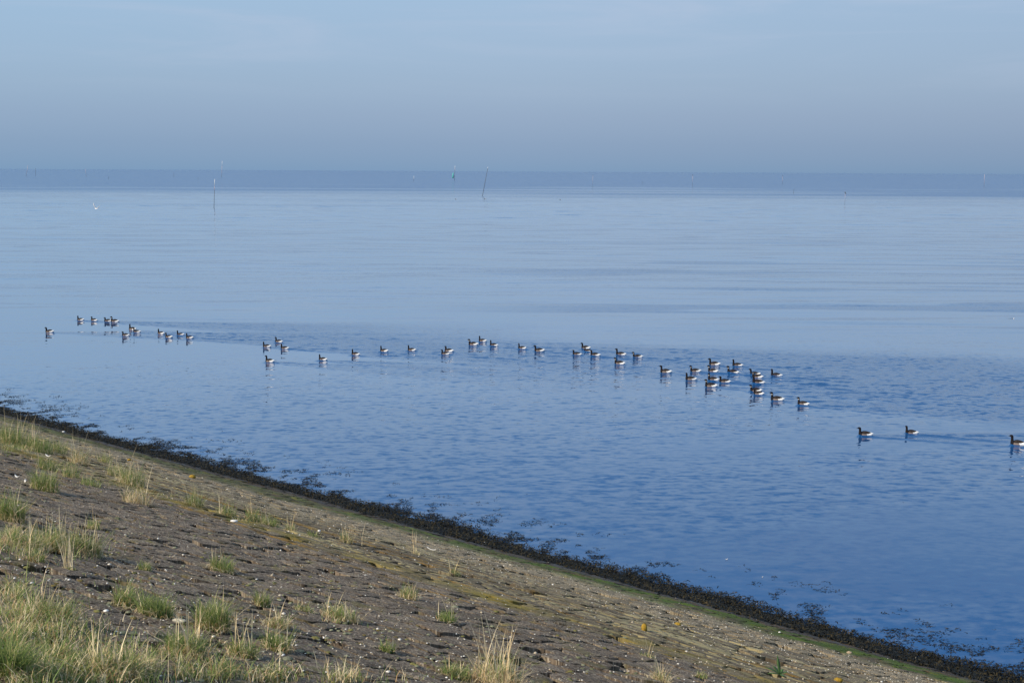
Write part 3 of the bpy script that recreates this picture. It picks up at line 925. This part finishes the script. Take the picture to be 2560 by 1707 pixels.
def catmull(a, n):
    a = np.asarray(a, float)
    t = np.linspace(0, len(a) - 1, n)
    i = np.clip(np.floor(t).astype(int), 0, len(a) - 2)
    f = (t - i)[:, None]
    p = lambda k: a[np.clip(i + k, 0, len(a) - 1)]
    p0, p1, p2, p3 = p(-1), p(0), p(1), p(2)
    return 0.5 * (2 * p1 + (p2 - p0) * f + (2 * p0 - 5 * p1 + 4 * p2 - p3) * f ** 2 + (3 * p1 - p0 - 3 * p2 + p3) * f ** 3)


def pose_points(P, pose):
    """bend the neck and turn the head"""
    P = P.copy()
    k = np.clip((P[:, 2] - 0.16) / 0.15, 0, 1) * (P[:, 0] < -0.05)
    if pose == 'C':                      # neck drawn in
        P[:, 2] -= k * 0.032
        P[:, 0] += k * 0.008
    if pose == 'A':
        P[:, 0] -= k * 0.006
    if pose == 'B':                      # head turned towards the far side
        kk = np.clip((P[:, 2] - 0.21) / 0.06, 0, 1) * (P[:, 0] < -0.05)
        cx_ = -0.178
        a = -kk * rad(68)
        dx, dy = P[:, 0] - cx_, P[:, 1]
        P[:, 0], P[:, 1] = cx_ + dx * np.cos(a) - dy * np.sin(a), dx * np.sin(a) + dy * np.cos(a)
        P[:, 2] += k * 0.012
    return P


def goose_body(pose, collar):
    pr = catmull(PROF, 70)
    ns = 20
    V_, C_ = [], []
    for (dx, dz, vx, vz, w) in pr:
        for k in range(ns):
            a = 2 * math.pi * k / ns
            f = 0.5 + 0.5 * math.cos(a)
            x, z, y = vx + (dx - vx) * f, vz + (dz - vz) * f, math.sin(a) * w
            V_.append((x, y, z))
            n_ = 0.02 * (vnoise(np.array([x * 70]), np.array([z * 70 + y * 40]), 2)[0] - 0.5)
            xx, zz = x + n_, z + n_ * 0.6
            black = (0.013, 0.012, 0.015)
            dark = (0.024, 0.020, 0.021)
            flank = (0.22, 0.175, 0.15)
            white = (0.86, 0.85, 0.82)
            if z > 0.165 or xx < -0.105 - 0.25 * (0.09 - zz):
                c = black
            elif xx > 0.070 - 0.40 * (zz - 0.05) and zz < 0.108 + (xx - 0.08) * 0.36:
                c = white
            elif zz > 0.088:
                c = dark
            elif zz > -0.005 or xx > 0.02:
                c = flank
            else:
                c = dark
            if collar and abs(y) > 0.022 and x < -0.1 and 0.226 < f * (dz - vz) + vz < 0.246:
                c = (0.62, 0.61, 0.58)
            C_.append(c)
    n = len(pr)
    V_ = pose_points(np.array(V_), pose)
    ii = np.arange(n * ns).reshape(n, ns)
    f = np.stack([ii[:-1], ii[1:], np.roll(ii, -1, 1)[1:], np.roll(ii, -1, 1)[:-1]], -1).reshape(-1, 4)
    caps = np.concatenate([ii[0][::-1][None], ii[-1][None]])
    return V_, [f, caps], np.array(C_)


def bill_mesh(pose):
    pts, ns = [], 8
    for (x, zt, zb, w) in ((-.249, .293, .281, .011), (-.266, .289, .278, .010), (-.281, .284, .276, .008), (-.293, .279, .2745, .005)):
        for k in range(ns):
            a = 2 * math.pi * k / ns
            pts.append((x, math.sin(a) * w, (zt + zb) / 2 + math.cos(a) * (zt - zb) / 2))
    V_ = pose_points(np.array(pts), pose)
    ii = np.arange(4 * ns).reshape(4, ns)
    f = np.stack([ii[:-1], ii[1:], np.roll(ii, -1, 1)[1:], np.roll(ii, -1, 1)[:-1]], -1).reshape(-1, 4)
    return V_, [f, np.concatenate([ii[0][::-1][None], ii[-1][None]])]


def wing_mesh(sg):
    """folded wing: a flat lens over the back, tapering to the crossed tips"""
    V_, nu, nv_ = [], 12, 10
    for i in range(nu + 1):
        a = i / nu
        x = -0.115 + 0.325 * a
        hw = max(0.02, math.sin(math.pi * min(1, (a * 0.92 + 0.08)) ** 0.75))
        zc = 0.130 + 0.012 * math.sin(a * 3) - 0.004 * a
        hz = 0.050 * hw * (1 - 0.55 * a)
        yc = sg * (0.088 * math.sin(math.pi * (0.18 + 0.72 * (1 - a) * 0.75)) ** 0.8 - 0.010)
        for k in range(nv_):
            b = 2 * math.pi * k / nv_
            z = zc + math.cos(b) * hz
            V_.append((x, yc - sg * (math.cos(b) * hz * 0.55) + math.sin(b) * 0.022 * hw, z))
    ii = np.arange((nu + 1) * nv_).reshape(nu + 1, nv_)
    f = np.stack([ii[:-1], ii[1:], np.roll(ii, -1, 1)[1:], np.roll(ii, -1, 1)[:-1]], -1).reshape(-1, 4)
    caps = np.concatenate([ii[0][::-1][None], ii[-1][None]])
    V_ = np.array(V_)
    C_ = np.where((vnoise(V_[:, 0] * 40, V_[:, 2] * 90, 6) > 0.55)[:, None], (0.040, 0.033, 0.032), (0.022, 0.019, 0.020))
    C_[V_[:, 0] > 0.13] = (0.014, 0.013, 0.014)
    return V_, [f, caps], C_


m_feather = col_material('goose_plumage', 0.85, 0.08, 0.15, scale=60)
m_bill, t = material('black_bill')
principled(t, **{'Base Color': (0.012, 0.012, 0.013, 1), 'Roughness': 0.4})
body_cache, bill_cache = {}, {}
w_l = mesh_obj('wing', *wing_mesh(1)[:2], m_feather, attrs={'col': wing_mesh(1)[2]})
w_r = mesh_obj('wing', *wing_mesh(-1)[:2], m_feather, attrs={'col': wing_mesh(-1)[2]})
wing_data = (w_l.data, w_r.data)
bpy.data.objects.remove(w_l)
bpy.data.objects.remove(w_r)


def goose(loc, sc, psi, pose, collar, label, group, cat='goose'):
    if (pose, collar) not in body_cache:
        V_, F_, C_ = goose_body(pose, collar)
        o = mesh_obj('goose', V_, F_, m_feather, attrs={'col': C_})
        body_cache[(pose, collar)] = o
    else:
        o = body_cache[(pose, collar)].copy()
        COL.objects.link(o)
    wob = math.sin(loc[0] * 12.9 + loc[1] * 7.3)
    o.location, o.scale, o.rotation_euler = loc, (sc, sc * (1 + 0.05 * wob), sc * (1 - 0.06 * wob)), (0.03 * wob, 0.035 * math.sin(loc[0] * 31.7), -psi)
    tag(o, label, cat, group)
    if pose not in bill_cache:
        b = mesh_obj('bill', *bill_mesh(pose), m_bill)
        bill_cache[pose] = b.data
        b.parent = o
    else:
        b = bpy.data.objects.new('bill', bill_cache[pose])
        COL.objects.link(b)
        b.parent = o
    for wd in wing_data:
        w = bpy.data.objects.new('wing', wd)
        COL.objects.link(w)
        w.parent = o
    return o


for (gx, gy, sc, psi, pose, col_, lab) in geese:
    goose((gx, gy, 0.004), sc, psi, pose, col_, lab, 'brent geese swimming in a long line off the dike')

# far swimmers, little more than dots
for (bx, by, lab) in ((1140, 499, 'tiny dark bird on the far water left of the leaning pole foot'),
                      (1212, 498, 'tiny dark bird on the far water just right of the leaning pole foot'),
                      (1401, 500.5, 'tiny dark bird alone on the far water right of the leaning pole')):
    X, Y = on_water(bx, by)
    goose((float(X), float(Y), 0.0), 1.0, rad(10), 'C', 0, lab, 'far dark birds on the water', 'water bird')

# ------------------------------------------------------------------ gull in flight
def lens(profile, ns=10):
    """closed tube from (x, y, z, ry, rz) stations"""
    V_ = []
    for (x, y, z, ry, rz) in profile:
        for k in range(ns):
            a = 2 * math.pi * k / ns
            V_.append((x, y + math.sin(a) * ry, z + math.cos(a) * rz))
    n = len(profile)
    ii = np.arange(n * ns).reshape(n, ns)
    f = np.stack([ii[:-1], ii[1:], np.roll(ii, -1, 1)[1:], np.roll(ii, -1, 1)[:-1]], -1).reshape(-1, 4)
    return np.array(V_), [f, np.concatenate([ii[0][::-1][None], ii[-1][None]])]


def plain(name, col, rough=0.6, var=0.15, scale=20.0):
    m, t = material(name)
    pos = t.n('ShaderNodeTexCoord').outputs['Object']
    g = t.maprange(t.noise(pos, scale, 4), 0.3, 0.7, 1 - var, 1 + var)
    principled(t, **{'Base Color': t.scale(col, g), 'Roughness': rough})
    return m


m_white = plain('white_feathers', (0.82, 0.82, 0.80))
m_greyw = plain('grey_wing', (0.42, 0.44, 0.47))
a, b, c = rays(241, 522)
k = 150.0 / b
gull_at = (a * k, 150.0, EYE + c * k)
V_, F_ = lens([(-.20, 0, .0, .004, .004), (-.185, 0, .0, .012, .012), (-.15, 0, .008, .030, .030), (-.11, 0, .0, .035, .036), (-.03, 0, -.005, .055, .052),
               (.06, 0, 0, .050, .045), (.13, 0, .006, .035, .022), (.19, 0, .008, .045, .006), (.21, 0, .008, .04, .003)])
gull = mesh_obj('gull', V_, F_, m_white)
gull.location, gull.rotation_euler, gull.scale = gull_at, (0, 0, rad(-40)), (1.35, 1.35, 1.35)
tag(gull, 'white gull flying low with raised wings over the far left water', 'gull')
for sg, mt in ((1, m_greyw), (-1, m_white)):
    vv_ = []
    for (s, zz, ch, xo) in ((0.03, 0.02, .15, 0), (0.13, 0.15, .14, -.02), (0.22, 0.30, .11, .0), (0.27, 0.42, .06, .05), (0.29, 0.47, .01, .08)):
        for (fx, fz) in ((-0.5, 0), (-0.1, .012), (0.5, 0.0), (-0.1, -.006)):
            vv_.append((xo + fx * ch, sg * s, zz * (1.0 if sg < 0 else 0.55) + fz))
    ii = np.arange(20).reshape(5, 4)
    f = np.stack([ii[:-1], ii[1:], np.roll(ii, -1, 1)[1:], np.roll(ii, -1, 1)[:-1]], -1).reshape(-1, 4)
    mesh_obj('wing', np.array(vv_), [f, ii[-1][None]], mt, gull)

# ------------------------------------------------------------------ marker poles
m_pole_d = plain('dark_wet_wood', (0.055, 0.05, 0.045), 0.7)
m_pole_w = plain('white_paint', (0.80, 0.79, 0.77), 0.5)
m_pole_g = plain('green_paint', (0.06, 0.50, 0.38), 0.6)
m_pole_p = plain('weathered_pink_paint', (0.62, 0.45, 0.43), 0.6)


def tube(p, q, r0, r1, ns=8):
    p, q = np.asarray(p, float), np.asarray(q, float)
    d = (q - p) / np.linalg.norm(q - p)
    e1 = np.cross(d, (0, 1, 0.1))
    e1 /= np.linalg.norm(e1)
    e2 = np.cross(d, e1)
    V_ = [p + (q - p) * s + (math.cos(2 * math.pi * k / ns) * e1 + math.sin(2 * math.pi * k / ns) * e2) * (r0 + (r1 - r0) * s)
          for s in (0, 0.5, 1) for k in range(ns)]
    ii = np.arange(3 * ns).reshape(3, ns)
    f = np.stack([ii[:-1], ii[1:], np.roll(ii, -1, 1)[1:], np.roll(ii, -1, 1)[:-1]], -1).reshape(-1, 4)
    return np.array(V_), [f, np.concatenate([ii[0][None], ii[-1][::-1][None]])]


# base x,y ; top x,y ; thickness px ; list of (from, to, material, part name); label
POLES = [
    (535, 519, 537, 445, 3.2, [(-.06, .58, 'd', 'shaft'), (.58, .72, 'p', 'painted_band'), (.72, .95, 'w', 'painted_top')], 'tall marker pole with white top, nearest of the poles, left of centre'),
    (554, 444, 555.5, 403, 2.0, [(-.1, .22, 'd', 'shaft'), (.22, .7, 'p', 'painted_band'), (.7, 1, 'w', 'painted_top')], 'far pale-topped pole rising above the horizon behind the tall white-topped pole'),
    (65, 441, 70, 413, 1.8, [(-.1, .2, 'd', 'shaft'), (.2, 1, 'p', 'painted_top')], 'leaning pinkish pole near the left edge'),
    (89, 440, 89, 421, 1.7, [(-.1, 1, 'd', 'shaft')], 'thin dark pole second from the left edge'),
    (216, 442, 213, 422, 1.4, [(-.1, .2, 'd', 'shaft'), (.2, 1, 'p', 'painted_top')], 'faint pale pole leaning left, right of the two at the left edge'),
    (271, 448, 272, 440, 1.6, [(-.2, 1, 'd', 'shaft')], 'short dark stub above and right of the gull'),
    (435, 444, 434, 432, 1.5, [(-.2, 1, 'd', 'shaft')], 'short faint stub midway between gull and tall white-topped pole'),
    (495, 449, 495, 443, 1.6, [(-.3, 1, 'd', 'shaft')], 'smallest dark stub just left of the tall white-topped pole'),
    (1034, 454, 1035, 440, 1.8, [(-.1, .4, 'd', 'shaft'), (.4, 1, 'w', 'painted_top')], 'short pale stake left of the green marker'),
    (1206, 491, 1220, 418, 3.0, [(-.05, .95, 'd', 'shaft'), (.95, 1, 'w', 'painted_top')], 'long dark pole leaning right, reaching the horizon'),
    (1480.7, 469, 1482.6, 437, 1.3, [(-.1, .3, 'd', 'shaft'), (.3, .94, 'p', 'painted_band'), (.94, 1, 'd', 'knob')], 'thin pale pole right of the leaning pole'),
    (1606, 460, 1606, 453, 1.5, [(-.3, 1, 'd', 'shaft')], 'short stub right of the thin pale pole, mid picture'),
    (1731, 468, 1732, 436, 1.5, [(-.1, .35, 'd', 'shaft'), (.35, .88, 'p', 'painted_band'), (.88, 1, 'd', 'knob')], 'pole with dark knob, third from the right'),
    (1956, 461, 1957, 438, 1.4, [(-.1, .3, 'd', 'shaft'), (.3, .88, 'p', 'painted_band'), (.88, 1, 'd', 'knob')], 'thin pole just left of the leaning stub'),
    (1983.5, 484, 1985.5, 471, 1.8, [(-.2, 1, 'd', 'shaft')], 'dark leaning stub between two thin poles on the right'),
    (2112, 512, 2113, 482, 1.6, [(-.1, .42, 'd', 'shaft'), (.42, .9, 'p', 'painted_band')], 'nearest pole on the right, with a slanting dark topmark'),
    (2460, 468, 2461.5, 436, 1.7, [(-.1, .25, 'd', 'shaft'), (.25, 1, 'p', 'painted_top')], 'pinkish pole near the right edge'),
    (1136, 452, 1137.6, 415, 2.2, [(-.1, .7, 'd', 'shaft'), (.7, .85, 'p', 'painted_band'), (.85, 1, 'w', 'painted_top')], 'white-topped pole carrying a green conical marker'),
]
MAT = {'d': m_pole_d, 'w': m_pole_w, 'p': m_pole_p, 'g': m_pole_g}
for (bx, by, tx, ty, th, segs, lab) in POLES:
    X, Y = on_water(bx, by)
    X, Y = float(X), float(Y)
    dist = math.hypot(X, Y)
    a, b, c = rays(tx, ty)
    k = Y / b
    top = np.array([a * k, Y, EYE + c * k]) - np.array([X, Y, 0])
    r = th * 0.165 * dist / FPX
    root = empty('marker_pole', (X, Y, 0), lab, 'marker pole', 'marker poles standing in the far water')
    for (f0, f1, mt, nm) in segs:
        rr = r * (1.25 if mt == 'w' else 1.8 if nm == 'knob' else 1.0)
        mesh_obj(nm, *tube(top * f0, top * f1, rr, rr * 0.85), MAT[mt], root)
    px = dist / FPX
    if 'slanting' in lab:
        mesh_obj('topmark', *tube(top * 0.98 + np.array([-1.2 * px, 0, 2.5 * px]), top * 0.98 + np.array([2.2 * px, 0, -2.5 * px]), px * .9, px * .7), m_pole_d, root)
    if lab.endswith('green conical marker'):
        mesh_obj('green_marker', *tube(top * 0.16 + np.array([-4 * px, 0, 0]), top * 0.54 + np.array([-4 * px, 0, 0]), 1.9 * px, 0.8 * px, 12), m_pole_g, root)
        mesh_obj('bracket', *tube(top * 0.3 + np.array([-4 * px, 0, 0]), top * 0.3, .5 * px, .5 * px, 6), m_pole_d, root)

# ------------------------------------------------------------------ small things on the stones and the water
m_lichen = plain('yellow_lichen', (0.30, 0.185, 0.015), 0.9, 0.5, 30)
m_pale = plain('pale_stone', (0.48, 0.45, 0.36), 0.85, 0.3, 25)
m_tan = plain('tan_stone', (0.36, 0.28, 0.18), 0.85, 0.35, 25)
m_wht = plain('white_litter', (0.66, 0.65, 0.62), 0.7, 0.1, 30)


def lump(name, px, py, sx, sy, sz, mat, seed, label, cat, group=None, rot=0.0, sink=0.25):
    r_ = np.random.default_rng(seed)
    p = slope_pts(np.array([px]), np.array([py]))[0]
    V_ = []
    for i in range(6):
        th = math.pi * i / 5
        for k in range(9):
            a = 2 * math.pi * k / 9
            j = r_.uniform(0.8, 1.15)
            s_ = max(0.05, math.sin(th)) ** 0.6
            V_.append((math.cos(a) * s_ * sx * j, math.sin(a) * s_ * sy * j, math.cos(th) * sz * r_.uniform(0.85, 1.1)))
    ii = np.arange(54).reshape(6, 9)
    f = np.stack([ii[:-1], ii[1:], np.roll(ii, -1, 1)[1:], np.roll(ii, -1, 1)[:-1]], -1).reshape(-1, 4)
    o = mesh_obj(name, np.array(V_), [f, np.concatenate([ii[0][::-1][None], ii[-1][None]])], mat, smooth=False)
    o.location = (p[0], p[1], p[2] + sz * (1 - 2 * sink))
    o.rotation_euler = (0, 0, rot)
    return tag(o, label, cat, group)


LG = 'stones yellow with lichen'
lump('lichen_stone', 1611, 1578, .045, .05, .065, m_lichen, 1, 'upright knob covered in orange-yellow lichen casting a shadow, lower right', 'stone', LG)
lump('lichen_stone', 1694, 1561, .055, .05, .03, m_lichen, 2, 'flat yellow lichen stone right of the upright yellow knob', 'stone', LG)
lump('lichen_stone', 481, 1192, .085, .08, .05, m_lichen, 3, 'largest yellow lichen stone, above the tuft with pale stalks on the upper dike', 'stone', LG)
lump('lichen_stone', 323, 1152, .055, .05, .03, m_lichen, 4, 'small yellow lichen stone above the bushy tuft on the upper dike', 'stone', LG)
lump('lichen_stone', 2096, 1702, .06, .05, .035, m_lichen, 5, 'yellow lichen stone at the bottom edge, right of the leafy plant', 'stone', LG)
lump('pale_stone', 447, 1562, .07, .035, .018, m_pale, 6, 'pale broken stone lying between the green fan and the tall tussock', 'stone', rot=-0.4)
lump('pale_pebble', 798, 1326, .03, .03, .02, m_wht, 7, 'white pebble by a dark hole left of the straw tuft on the streaks', 'pebble')
lump('pale_pebble', 159, 1080, .05, .04, .03, m_wht, 8, 'white pebble close to the seaweed at the top left', 'pebble')
lump('pale_pebble', 2124, 1633, .05, .035, .028, m_tan, 9, 'tan pebble against the seaweed at the lower right', 'pebble')
lump('pale_pebble', 1949, 1581, .025, .018, .012, m_wht, 10, 'white pebble on the edge of the seaweed, lower right', 'pebble')
lump('pale_pebble', 585, 1306, .06, .045, .02, m_wht, 11, 'flat white pebble left of the mossy strip', 'pebble')


def feather(name, px, py, L, wd, rot, label, cat, water_=False, curl=0.03):
    if water_:
        X, Y = on_water(px, py)
        p = np.array([float(X), float(Y), 0.008])
        tilt = 0.0
    else:
        p = slope_pts(np.array([px]), np.array([py]))[0] + np.array([0, 0, 0.014])
    V_ = []
    for i in range(7):
        s = i / 6
        w = wd * math.sin(math.pi * (0.08 + 0.86 * s)) ** 0.7 * 0.5
        for (yy, zz) in ((-w, 0.002), (0, 0.012), (w, 0.002), (0, -0.004)):
            V_.append(((s - 0.5) * L, yy, zz + curl * (2 * s - 1) ** 2))
    ii = np.arange(28).reshape(7, 4)
    f = np.stack([ii[:-1], ii[1:], np.roll(ii, -1, 1)[1:], np.roll(ii, -1, 1)[:-1]], -1).reshape(-1, 4)
    o = mesh_obj(name, np.array(V_), [f, np.concatenate([ii[0][::-1][None], ii[-1][None]])], m_wht)
    o.location = p
    o.rotation_euler = (0, 0 if water_ else 0.12, rot)
    return tag(o, label, cat)


feather('feather', 120, 1139, .16, .05, -0.5, 'white feather lying under the top left grass clump', 'feather')
feather('feather', 43, 1196, .10, .045, -0.5, 'left one of two white scraps near the left edge', 'feather')
feather('feather', 65, 1207, .08, .05, -1.0, 'right one of two white scraps near the left edge', 'feather')
feather('white_stick', 1078, 1374, .22, .012, -0.55, 'thin white stick lying on the pale shell band', 'stick')
feather('feather', 1816, 1399, .055, .022, 0.1, 'small white feather afloat off the lower shore', 'feather', True, 0.02)
feather('feather', 1906, 1443, .03, .02, 0.1, 'tiny white feather afloat, nearer and right of the other one', 'feather', True, 0.01)

# driftwood afloat at the right edge
X, Y = on_water(2510, 797)
drift = empty('driftwood', (float(X), float(Y), 0), 'thin dark stick afloat with a pale end at the right edge', 'driftwood')
drift.rotation_euler = (0, 0, rad(6))
mesh_obj('stick', *tube((-0.75, -.05, -.006), (0.62, 0, 0.004), .012, .026), m_pole_d, drift)
mesh_obj('pale_end', *tube((0.60, 0, 0.006), (0.68, 0, 0.045), .024, .018), m_pole_w, drift)

# leafy plant low on the stones
m_leaf = plain('dock_leaf', (0.055, 0.11, 0.022), 0.5, 0.3, 15)
p = slope_pts(np.array([1950]), np.array([1686]))[0]
plant = empty('leafy_plant', tuple(p), 'broad-leaved green plant with one upright leaf on the lower right stones', 'plant')
for (az, L, wd, tilt) in ((1.9, .25, .045, 1.25), (2.8, .22, .05, .55), (3.3, .17, .045, .35), (2.3, .16, .045, .75), (0.4, .13, .04, .4), (5.0, .12, .04, .35), (1.0, .12, .035, .6)):
    V_ = []
    for i in range(7):
        s = i / 6
        w = wd * (0.12 + 0.88 * math.sin(math.pi * (0.05 + 0.95 * s) ** 1.1)) * (1 - s ** 6) * 0.5 + 0.001
        o_, z_ = L * s * math.cos(tilt), L * s * math.sin(tilt) - 0.25 * L * s * s * math.cos(tilt)
        ca, sa = math.cos(az), math.sin(az)
        for (yy, dz) in ((-w, 0.1 * wd), (0, 0), (w, 0.1 * wd)):
            V_.append((ca * o_ - sa * yy, sa * o_ + ca * yy, z_ + dz))
    ii = np.arange(21).reshape(7, 3)
    f = np.stack([ii[:-1, :-1], ii[1:, :-1], ii[1:, 1:], ii[:-1, 1:]], -1).reshape(-1, 4)
    o = mesh_obj('leaf', np.array(V_), f, m_leaf, plant)
    so = o.modifiers.new('thick', 'SOLIDIFY')
    so.thickness = 0.002
